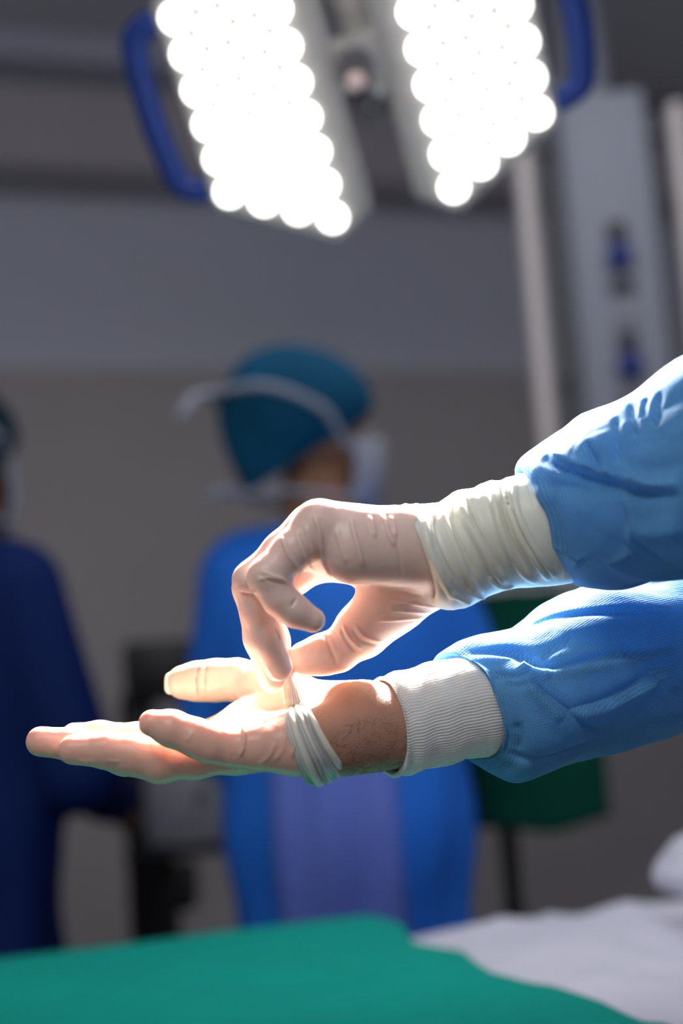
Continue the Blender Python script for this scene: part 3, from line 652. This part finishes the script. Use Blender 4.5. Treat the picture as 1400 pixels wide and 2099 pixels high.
    # eyes
    for s in (-1, 1):
        Ve, Qe = surface_net(lambda q: np.linalg.norm(q - hd(s * .030, .084, .008), axis=1) - .0115, hd(s * .030, .084, .008) - .02, hd(s * .030, .084, .008) + .02, .003, 1); ey = part('eye', Ve, Qe, M['eye'])
        Ve, Qe = surface_net(lambda q: np.linalg.norm(q - hd(s * .030, .0925, .008), axis=1) - .0052, hd(s * .030, .0925, .008) - .012, hd(s * .030, .0925, .008) + .012, .002, 1); part('iris', Ve, Qe, M['iris'], ey)
    # mask: pleated shell over nose and chin
    mv = []; nU, nV = 22, 14
    for j in range(nV):
        for i in range(nU):
            a = (i / (nU - 1) - .5) * 2.5; v = j / (nV - 1); z = -.006 - .108 * v
            bul = 1 + .10 * math.sin(v * math.pi); r_x = .080 * bul * (1 - .12 * v); r_y = .098 * bul * (1 - .10 * v * v) + .022 * math.exp(-(a / .35) ** 2) * (1 - v * .6)
            mv.append(hd(r_x * math.sin(a), .012 + r_y * math.cos(a) + .0015 * math.sin(v * 22), z - .01 * math.cos(a) * v + .018 * (1 - v) * math.exp(-(a / .4) ** 2)))
    mq = np.array([[j * nU + i, j * nU + i + 1, (j + 1) * nU + i + 1, (j + 1) * nU + i] for j in range(nV - 1) for i in range(nU - 1)])
    mk = part('face_mask', np.array(mv), mq, M['mask']); sm = mk.modifiers.new('thickness', 'SOLIDIFY'); sm.thickness = .003
    kn = hd(0, -.178, .062); kn2 = hd(0, -.128, -.105)
    for s in (-1, 1):
        tub('mask_tie', [hd(s * .074, .040, -.030), hd(s * .090, .010, -.006), hd(s * .120, -.035, .026), hd(s * .100, -.122, .056), kn], .0075, M['mask'], mk, flat=.8)
        tub('mask_tie', [hd(s * .062, .045, -.108), hd(s * .078, .0, -.108), hd(s * .070, -.05, -.105), hd(s * .042, -.095, -.103), kn2], .0065, M['mask'], mk, flat=.8)
        tub('mask_tie', [kn, kn + Rz @ np.array([s * .010, -.035, -.012]) * h, kn + Rz @ np.array([s * .016, -.052, -.045]) * h], .008, M['mask'], mk, flat=.8)
        tub('mask_tie', [kn2, kn2 + Rz @ np.array([s * .010, -.030, .004]) * h, kn2 + Rz @ np.array([s * .014, -.055, -.006]) * h], .008, M['mask'], mk, flat=.8)
    return body

# the surgeon: the rest of the body stands just right of the view, facing left
root.rotation_euler = (0, 0, math.radians(90)); bpy.context.view_layer.update()
kids = [c for c in root.children]
for c in kids: c.matrix_parent_inverse = root.matrix_basis.inverted()
lo, hi = bounds(L_PALM, L_FING); VLi, QLi = surface_net(lambda q: fL(q) + .0012, lo, hi, .0025)
def arm_skin(pts):
    c = [(H(x, y, d), r) for x, y, d, r in pts]; a = np.array([p for p, r in c])
    return surface_net(lambda q: chain_sd(q, c, .01), a.min(0) - .07, a.max(0) + .07, .006, 1)
armL = arm_skin([(1115, 1090, 2, .025), (1400, 960, -36, .036), (1720, 850, -80, .040), (2250, 450, -130, .042), (2640, 120, -160, .040)])
armR = arm_skin([(900, 1482, 4, .024), (1180, 1405, 24, .034), (1560, 1230, 95, .040), (1890, 930, 155, .042), (2090, 720, 190, .040)])
kitS = dict(skin=M['skin'], gown=M['sleeve'], cap=M['cap'])
sb = build_person(root, kitS, extra_body=[(VR, QR), (VLi, QLi), armL, armR], arms=None, lean=.05, head_tilt=math.radians(-25))
sb['label'] = 'tan skin, bare between rolled glove and knit cuff'

# masked person with teal cap, seen from behind, facing away to the right
def person_at(px, py_head, depth, facing, label, kit, **k):
    hp = P(px, py_head, depth); hgt = hp[2] / 1.61
    r = empty('person', (hp[0], hp[1], 0), facing); bpy.context.view_layer.update(); tag(r, label, 'person')
    build_person(r, kit, height=hgt, **k); return r
kitB = dict(skin=M['skin_bg'], gown=M['gown'], cap=M['cap'], panel=M['gown_lav'], panel_x=-.005)
person_at(658, 880, 2.30, math.radians(-4), 'person in blue gown and teal cap with white mask ties, turned away behind the hands', kitB, head_turn=math.radians(-62), head_tilt=math.radians(-4), head_off=-.018, bulk=1.0, sw=.80, hipw=.62,
          arms=((-1, (.205, .02, 1.12), (.12, .27, 1.02)), (1, (.215, .02, 1.16), (.10, .27, 1.02))))
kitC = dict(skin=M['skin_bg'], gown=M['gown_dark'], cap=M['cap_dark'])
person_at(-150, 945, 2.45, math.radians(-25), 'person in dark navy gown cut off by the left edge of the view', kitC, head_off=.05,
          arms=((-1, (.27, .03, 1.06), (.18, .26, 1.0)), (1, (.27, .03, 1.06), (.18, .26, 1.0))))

# ------------------------------------------------------------------ surgical lamp
LD = 1.60; KL = LD / 2.1               # lamp depth and scale
LO = P(740, 230, LD)
def camv(a, b, c): return RGT * a + UPV * b + FWD * c
ln_ = np.array([-.02, -.5, -.86]); ln_ /= np.linalg.norm(ln_); Lc = np.array([-.29, .95, 0]); Lc[2] = -(Lc @ ln_) / ln_[2]; Lc /= np.linalg.norm(Lc)
Tc = np.cross(Lc, ln_); Tc = Tc if Tc[0] > 0 else -Tc
LN, LL, LT = camv(*ln_), camv(*Lc), camv(*Tc)
LM = LO + LT * .013 * KL
def LP(u, l, n=0.0): return LM + (LT * u + LL * l + LN * n) * KL
lamp = empty('surgical_lamp', LP(0, .065, -.03)); tag(lamp, 'overhead operating lamp with two wings of glowing white lenses and blue handles', 'lamp'); bpy.context.view_layer.update()
lens_me = None
for s in (-1, 1):
    poly = [(.033, -.150), (.095, -.192), (.270, -.092), (.270, .222), (.095, .322), (.033, .280)]
    mb = MB().prism([LP(s * u, l, -.055) for u, l in poly], LN * .05 * KL)
    wing = mb.build('lamp_wing', M['lamp_body'], lamp, bevel=.008, smooth=True)
    MB().prism([LP(s * (.05 + (u - .033) * .875), .065 + (l - .065) * .90, -.006) for u, l in poly], LN * .003 * KL).build('lens_tray', M['lamp_body'], wing)
    for c in range(4):
        l = -.145 + .026 * c
        while l <= .276 - .026 * c + .003:
            p = LP(s * (.095 + .0475 * c), l, -.002)
            if lens_me is None:
                o = MB().lathe((0, 0, 0), -LN * -1, [(a * KL, r * KL) for a, r in ((0, .0195), (.004, .0195), (.009, .0165), (.012, .010), (.013, .003))], 20).build('led_lens', M['lens'], None, smooth=True); lens_me = o.data
            else:
                o = bpy.data.objects.new('led_lens', lens_me); COL.objects.link(o)
            o.location = p; bpy.context.view_layer.update() if False else None
            o.parent = wing
            o.matrix_parent_inverse = Matrix.Identity(4)
            wm = wing.matrix_parent_inverse  # wing geometry is in world space: undo the root's offset once
            o.matrix_parent_inverse = (lamp.matrix_basis @ wing.matrix_parent_inverse).inverted()
            l += .0528
    hpts = [LP(s * .262, .195, -.03), LP(s * .292, .190, -.03), LP(s * .314, .165, -.03), LP(s * .322, .065, -.03), LP(s * .314, -.035, -.03), LP(s * .292, -.058, -.03), LP(s * .262, -.062, -.03)]
    MB().tube(catmull(hpts, 5), .020 * KL, 14).build('lamp_handle', M['blue_pl'], lamp, smooth=True)
    sp = bpy.data.lights.new('lamp_beam', 'SPOT'); sp.energy = 420; sp.spot_size = math.radians(42); sp.spot_blend = 1.0; sp.shadow_soft_size = .075; sp.color = (1.0, .965, .92)
    so_ = bpy.data.objects.new('lamp_beam', sp); COL.objects.link(so_); so_.location = LP(s * .165, .065, .10)
    tgt = H(800, 1250, 0); so_.rotation_euler = (Vector(tgt) - so_.location).to_track_quat('-Z', 'Y').to_euler(); adopt(so_, lamp)
MB().prism([LP(-.040, .028, -.05), LP(.040, .028, -.05), LP(.040, .104, -.05), LP(-.040, .104, -.05)], LN * .04 * KL).build('bridge', M['lamp_body'], lamp, bevel=.006, smooth=True)
MB().lathe(LP(-.006, .062, -.012), LN, [(a_ * KL, r_ * KL) for a_, r_ in ((0, .030), (.012, .029), (.016, .022), (.020, .020))], 24).build('hub_ring', M['lamp_dark'], lamp, smooth=True)
MB().lathe(LP(-.008, .048, .006), LN, [(a_ * KL, r_ * KL) for a_, r_ in ((0, .014), (.014, .013), (.018, .008))], 20).build('hub_camera', M['hub_lens'], lamp, smooth=True)
MB().lathe(LP(0, -.01, -.10), LN, [(a_ * KL, r_ * KL) for a_, r_ in ((0, .03), (.03, .03), (.06, .025))], 20).build('pivot', M['lamp_dark'], lamp, smooth=True)
yk = [LP(0, .065, -.05), LP(0, .065, -.12), LP(0, .20, -.18), LP(0, .42, -.18), LP(-.02, .62, -.16)]
ytop = yk[-1]
MB().tube(catmull(yk, 8), .028 * KL, 16).build('yoke', M['lamp_body'], lamp, smooth=True)
MB().tube([ytop, np.array([ytop[0], ytop[1], 2.98])], .03, 16).build('drop_tube', M['lamp_body'], lamp, smooth=True)

# ------------------------------------------------------------------ ceiling supply pendant on the right
PD = 3.1
def PP(px, py, dd=0): return P(px, py, PD + dd)
bx = PP(1262, 620); bx0 = np.array([bx[0], bx[1], 0])
pend = empty('supply_pendant', (bx[0], bx[1], 0.0)); bpy.context.view_layer.update(); tag(pend, 'grey ceiling supply column with blue gas knobs and steel side rails', 'pendant')
PX = np.array([math.cos(math.radians(-6)), math.sin(math.radians(-6)), 0]); PY = np.array([-PX[1], PX[0], 0])
def at_z(px, py, base_off=0.0):             # height on the column axis for a photo row
    return P(px, py, PD - .10)[2]
ztop = at_z(1230, 160); zbot = 1.20
MB().box(bx0 + Z * (ztop + zbot) / 2, PX * .092, PY * .10, Z * (ztop - zbot) / 2, .012).build('column', M['pend'], pend, smooth=True)
MB().box(bx0 + Z * (ztop + zbot) / 2 + PY * .10, PX * .125, PY * .07, Z * (ztop - zbot) / 2, .01).build('column_housing', M['pend_side'], pend, smooth=True)
MB().lathe(bx0 + Z * ztop - PX * .02 + PY * .02, Z, [(0, .055), (3.0 - ztop, .05)], 20).build('ceiling_tube', M['pend'], pend, smooth=True)
MB().lathe(bx0 + Z * 2.9 - PX * .02 + PY * .02, Z, [(0, .07), (.03, .13), (.10, .14)], 28).build('ceiling_cover', M['pend'], pend, smooth=True)
for off, fr in ((-.172, -.02), (.168, -.02)):
    rl = MB().tube([bx0 + PX * off + PY * fr + Z * (zbot + .0), bx0 + PX * off + PY * fr + Z * (ztop - .02)], .023, 16).build('side_rail', M['steel'], pend, smooth=True)
    for zz in (zbot + .05, (zbot + ztop) / 2, ztop - .06):
        MB().box(bx0 + PX * off * .82 + PY * .03 + Z * zz, PX * .03, PY * .02, Z * .012, .003).build('rail_bracket', M['pend_side'], rl)
face = -PY * .102
for px, py, kind in ((1248, 470, 'out'), (1250, 526, 'knob'), (1258, 590, 'flat'), (1270, 703, 'out'), (1274, 758, 'knob'), (1262, 642, 'plate'), (1280, 835, 'flat')):
    z_ = at_z(px, py); c = bx0 + face + Z * z_ + PX * .006
    if kind == 'out':
        o = MB().box(c, PX * .020, PY * .012, Z * .020, .004).build('gas_outlet', M['black2'], pend, smooth=True)
    elif kind == 'knob':
        MB().lathe(c, -PY, [(0, .029), (.02, .028), (.03, .022), (.032, .012)], 24).build('gas_knob', M['navy_pl'], pend, smooth=True)['label'] = 'round dark blue gas knob'
    elif kind == 'flat':
        o = MB().box(c, PX * .026, PY * .008, Z * .014, .004).build('power_socket', M['black2'], pend, smooth=True)
    else:
        MB().box(c, PX * .022, PY * .004, Z * .022, .003).build('cover_plate', M['equip'], pend, smooth=True)

# ------------------------------------------------------------------ operating table and its cloths
TZ = 0.85
far = P(700, 1896, 1.75); TZ = far[2]
TF = np.array([far[0], far[1], 0.0])
def TP(u, v, z=0.0): return TF + WD * u - WN * v + Z * (TZ + z)   # u along the table, v from far edge towards the camera
tb = empty('operating_table', TP(0, .28, -TZ)); bpy.context.view_layer.update(); tag(tb, 'operating table hidden under green and white cloths', 'table')
MB().box(TP(0, .385, -.085), WD * .95, WN * .36, Z * .025, .015).build('mattress_pad', M['pad'], tb, smooth=True)
MB().box(TP(0, .385, -.125), WD * .95, WN * .35, Z * .014, .004).build('table_top', M['steel'], tb)
MB().box(TP(0, .385, -TZ / 2 - .05), WD * .13, WN * .12, Z * (TZ / 2 - .05), .02).build('pedestal', M['steel'], tb, smooth=True)
MB().box(TP(0, .385, -TZ + .05), WD * .42, WN * .22, Z * .05, .02).build('base', M['pend'], tb, smooth=True)
def cloth(name, m_, u0, u1, edge, lift, drop_far, drop_near, nu, nv, amp, seed, label, thick=.002):
    """sheet over the table: flat on top, hanging over the far and near edges; edge(v) trims the u range"""
    Wd = .77; V = []; tot = drop_far + Wd + drop_near
    for j in range(nv):
        s = tot * j / (nv - 1) - drop_far
        v = min(max(s, 0), Wd); over = (-s if s < 0 else (s - Wd if s > Wd else 0))
        a, b = edge(v, u0, u1)
        for i in range(nu):
            u = a + (b - a) * i / (nu - 1)
            q = Vector((u * 1.0, s * 1.0, seed)); f1 = noise.fractal(q * 5, 1, 2, 3); f2 = 1 - abs(noise.noise(q * 7 + Vector((0, f1 * .6, 0)))) * 2
            z = lift + amp * (.6 * f1 + .5 * max(0, f2))
            if over > 0:
                rp = .012 * math.sin(u * 34 + seed) * min(1, over * 8) + .01 * f1
                hang = .036 if 'green' in name else .012; vv = (-hang if s < 0 else Wd + hang) + (-1 if s < 0 else 1) * rp
                r0 = .012; z = lift - max(0, over - .004); V.append(TP(u, vv - (.0 if s < 0 else 0), z))
            else: V.append(TP(u, v, z))
    V = np.array(V); Q = np.array([[j * nu + i, j * nu + i + 1, (j + 1) * nu + i + 1, (j + 1) * nu + i] for j in range(nv - 1) for i in range(nu - 1)])
    if vnormals(V, Q)[(nv // 2) * nu + nu // 2][2] < 0: Q = Q[:, ::-1]
    o = mesh_obj(name, V, Q, m_); so = o.modifiers.new('thickness', 'SOLIDIFY'); so.thickness = thick; so.offset = 1
    tag(o, label, 'drape' if 'green' in name else 'sheet'); return o
cloth('white_sheet', M['white'], -.06, .98, lambda v, a, b: (a, b), -.028, .16, .30, 170, 130, .030, 4.2, 'crumpled white sheet covering the right end of the operating table')
cloth('green_drape', M['green'], -.98, .06, lambda v, a, b: (a, float(np.interp(v, [0, .1, .24, .32, .44, .6, .77], [.05, .045, .006, .03, .008, .04, .03]))), .002, .22, .32, 190, 110, .008, 1.7, 'green surgical drape covering the left end of the operating table')
# bunched white cloth at the right end, its top fold rolled over
pc = P(1462, 1800, 1.62); pc2 = np.array([*P(1505, 1868, 1.60)[:2], TZ + .050])
def pf(q):
    l = q - pc; a = ell_sd(np.stack([l @ WD, l @ WN, l[:, 2]], 1), np.zeros(3), np.array([.048, .10, .024]))
    l = q - pc2; b = ell_sd(np.stack([l @ WD, l @ WN, l[:, 2]], 1), np.zeros(3), np.array([.045, .12, .046]))
    return smin(a, b, .012) + .003 * np.sin((q @ WN) * 50 + (q @ WD) * 40) + .012 * (np.abs(fbm(q, 22, 2)) - .25)
Vp, Qp = surface_net(pf, np.minimum(pc, pc2) - .2, np.maximum(pc, pc2) + .2, .006, 0)
tag(mesh_obj('folded_cloth', relax(Vp, Qp, 1), Qp, M['white']), 'bunched white cloth with a rolled top at the right edge, on the white sheet', 'cloth')

# ------------------------------------------------------------------ green-draped stand behind the lower arm
DS = 2.55
sc = P(1085, 1640, DS); stnd = empty('instrument_stand', (sc[0], sc[1], 0)); bpy.context.view_layer.update(); tag(stnd, 'instrument stand under a dark green cloth with rounded corners behind the lower sleeve', 'stand')
zt = P(1100, 1195, DS)[2]; zb = P(1100, 1692, DS)[2]
s0 = np.array([sc[0], sc[1], 0])
MB().box(s0 + Z * (zt - .01), WD * .122, WN * .09, Z * .008, .004).build('tray', M['steel'], stnd)
gv = []; nth, nzz = 96, 30
for j in range(nzz):
    for i in range(nth):
        a = 2 * math.pi * i / nth; ca, sa = math.cos(a), math.sin(a); p = 5
        r = 1 / ((abs(ca) ** p + abs(sa) ** p) ** (1 / p)); x, y = .130 * r * ca, .09 * r * sa
        low = zb + .05 * (abs(ca) ** 6) + .006 * math.sin(a * 5); t = j / (nzz - 1); k = 1 + .012 * math.sin(a * 9) * t
        gv.append(s0 + WD * x * k + WN * y * k + Z * (zt + (low - zt) * t))
gv.append(s0 + Z * zt); top = len(gv) - 1
gq = [[j * nth + i, j * nth + (i + 1) % nth, (j + 1) * nth + (i + 1) % nth, (j + 1) * nth + i] for j in range(nzz - 1) for i in range(nth)] + [[top, (i + 1) % nth, i] for i in range(nth)]
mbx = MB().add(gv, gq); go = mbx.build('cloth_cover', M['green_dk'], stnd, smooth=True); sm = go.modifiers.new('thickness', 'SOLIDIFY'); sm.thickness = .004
pole = P(1046, 1760, DS); pz = np.array([pole[0], pole[1], 0])
MB().tube([pz + Z * .06, pz + Z * (zt - .02)], .017, 16).build('pole', M['black'], stnd, smooth=True)
for k in (-1, 1): MB().tube([pz + Z * .06 + WN * .22 * k, pz + Z * .075, pz + Z * .06 - WN * .02 * k + WD * .24], .016, 10).build('foot', M['black'], stnd, smooth=True)

# ------------------------------------------------------------------ equipment trolley between the two background people
DT = 2.95
tc_ = P(345, 1600, DT); t0 = np.array([tc_[0], tc_[1], 0]); trol = empty('equipment_trolley', tuple(t0)); bpy.context.view_layer.update(); tag(trol, 'black equipment trolley with grey box standing between the two gowned people', 'trolley')
def TZp(px, py): return P(px, py, DT)[2]
def TX(px): return (px - 345) / FPX * DT
def tbox(name, x0, x1, y0, y1, dep, m_, dy=0.0, bev=.008, par=None):
    z0, z1 = TZp(345, y1), TZp(345, y0); c = t0 + RGT * [1, 1, 0] * TX((x0 + x1) / 2) + np.array([0, dy, (z0 + z1) / 2])
    return MB().box(c, np.array([TX(x1) - TX(x0), 0, 0]) / 2, (0, dep / 2, 0), Z * (z1 - z0) / 2, bev).build(name, m_, par or trol, smooth=True)
tbox('column', 258, 322, 1420, 1960, .10, M['black'])
mon = tbox('monitor', 275, 415, 1312, 1440, .06, M['black2'], -.06, .02)
tbox('screen', 292, 398, 1328, 1422, .004, M['black'], -.093, .001, mon)
bxg = tbox('control_box', 318, 478, 1560, 1725, .22, M['equip'], -.06, .02)
tbox('box_knob', 425, 440, 1612, 1627, .03, M['black2'], -.18, .004, bxg)
tbox('lower_shelf', 270, 470, 1728, 1742, .24, M['black2'], -.04)
tbox('cable_bin', 362, 400, 1760, 1850, .12, M['black'], -.08, .01)
tbox('base_plate', 262, 470, 1985, 2010, .34, M['black2'], -.04)
tbox('side_panel', 300, 350, 1742, 1985, .10, M['black'], .02)
zlow = TZp(345, 2010); MB().tube([t0 + Z * .09, t0 + Z * (zlow)], .03, 12).build('pillar', M['black'], trol, smooth=True)
for a in range(4):
    d = np.array([math.cos(a * math.pi / 2 + .7), math.sin(a * math.pi / 2 + .7), 0]); MB().tube([t0 + Z * .10, t0 + d * .2 + Z * .085], .018, 8).build('leg', M['black2'], trol, smooth=True)
    MB().lathe(t0 + d * .2 + Z * .04 - np.array([0, .012, 0]), (0, 1, 0), [(0, .04), (.024, .04)], 18).build('castor', M['black'], trol, smooth=True)

# small dark device on the wall behind the masked person
wdp = P(792, 985, 4.15); dv = empty('wall_intercom', tuple(wdp)); bpy.context.view_layer.update(); tag(dv, 'small dark box beside the masked face', 'box')

wu = (wdp - WC) @ WD; wz = wdp[2]
dv.location = tuple(wall_pt(wu, wz, .012)); bpy.context.view_layer.update()
MB().box(wall_pt(wu, wz, .03), WD * .035, WN * .018, Z * .045, .006).build('housing', M['black'], dv, smooth=True)
MB().box(wall_pt(wu, wz - .075, .022), WD * .018, WN * .010, Z * .012, .003).build('cable_gland', M['black2'], dv, smooth=True)
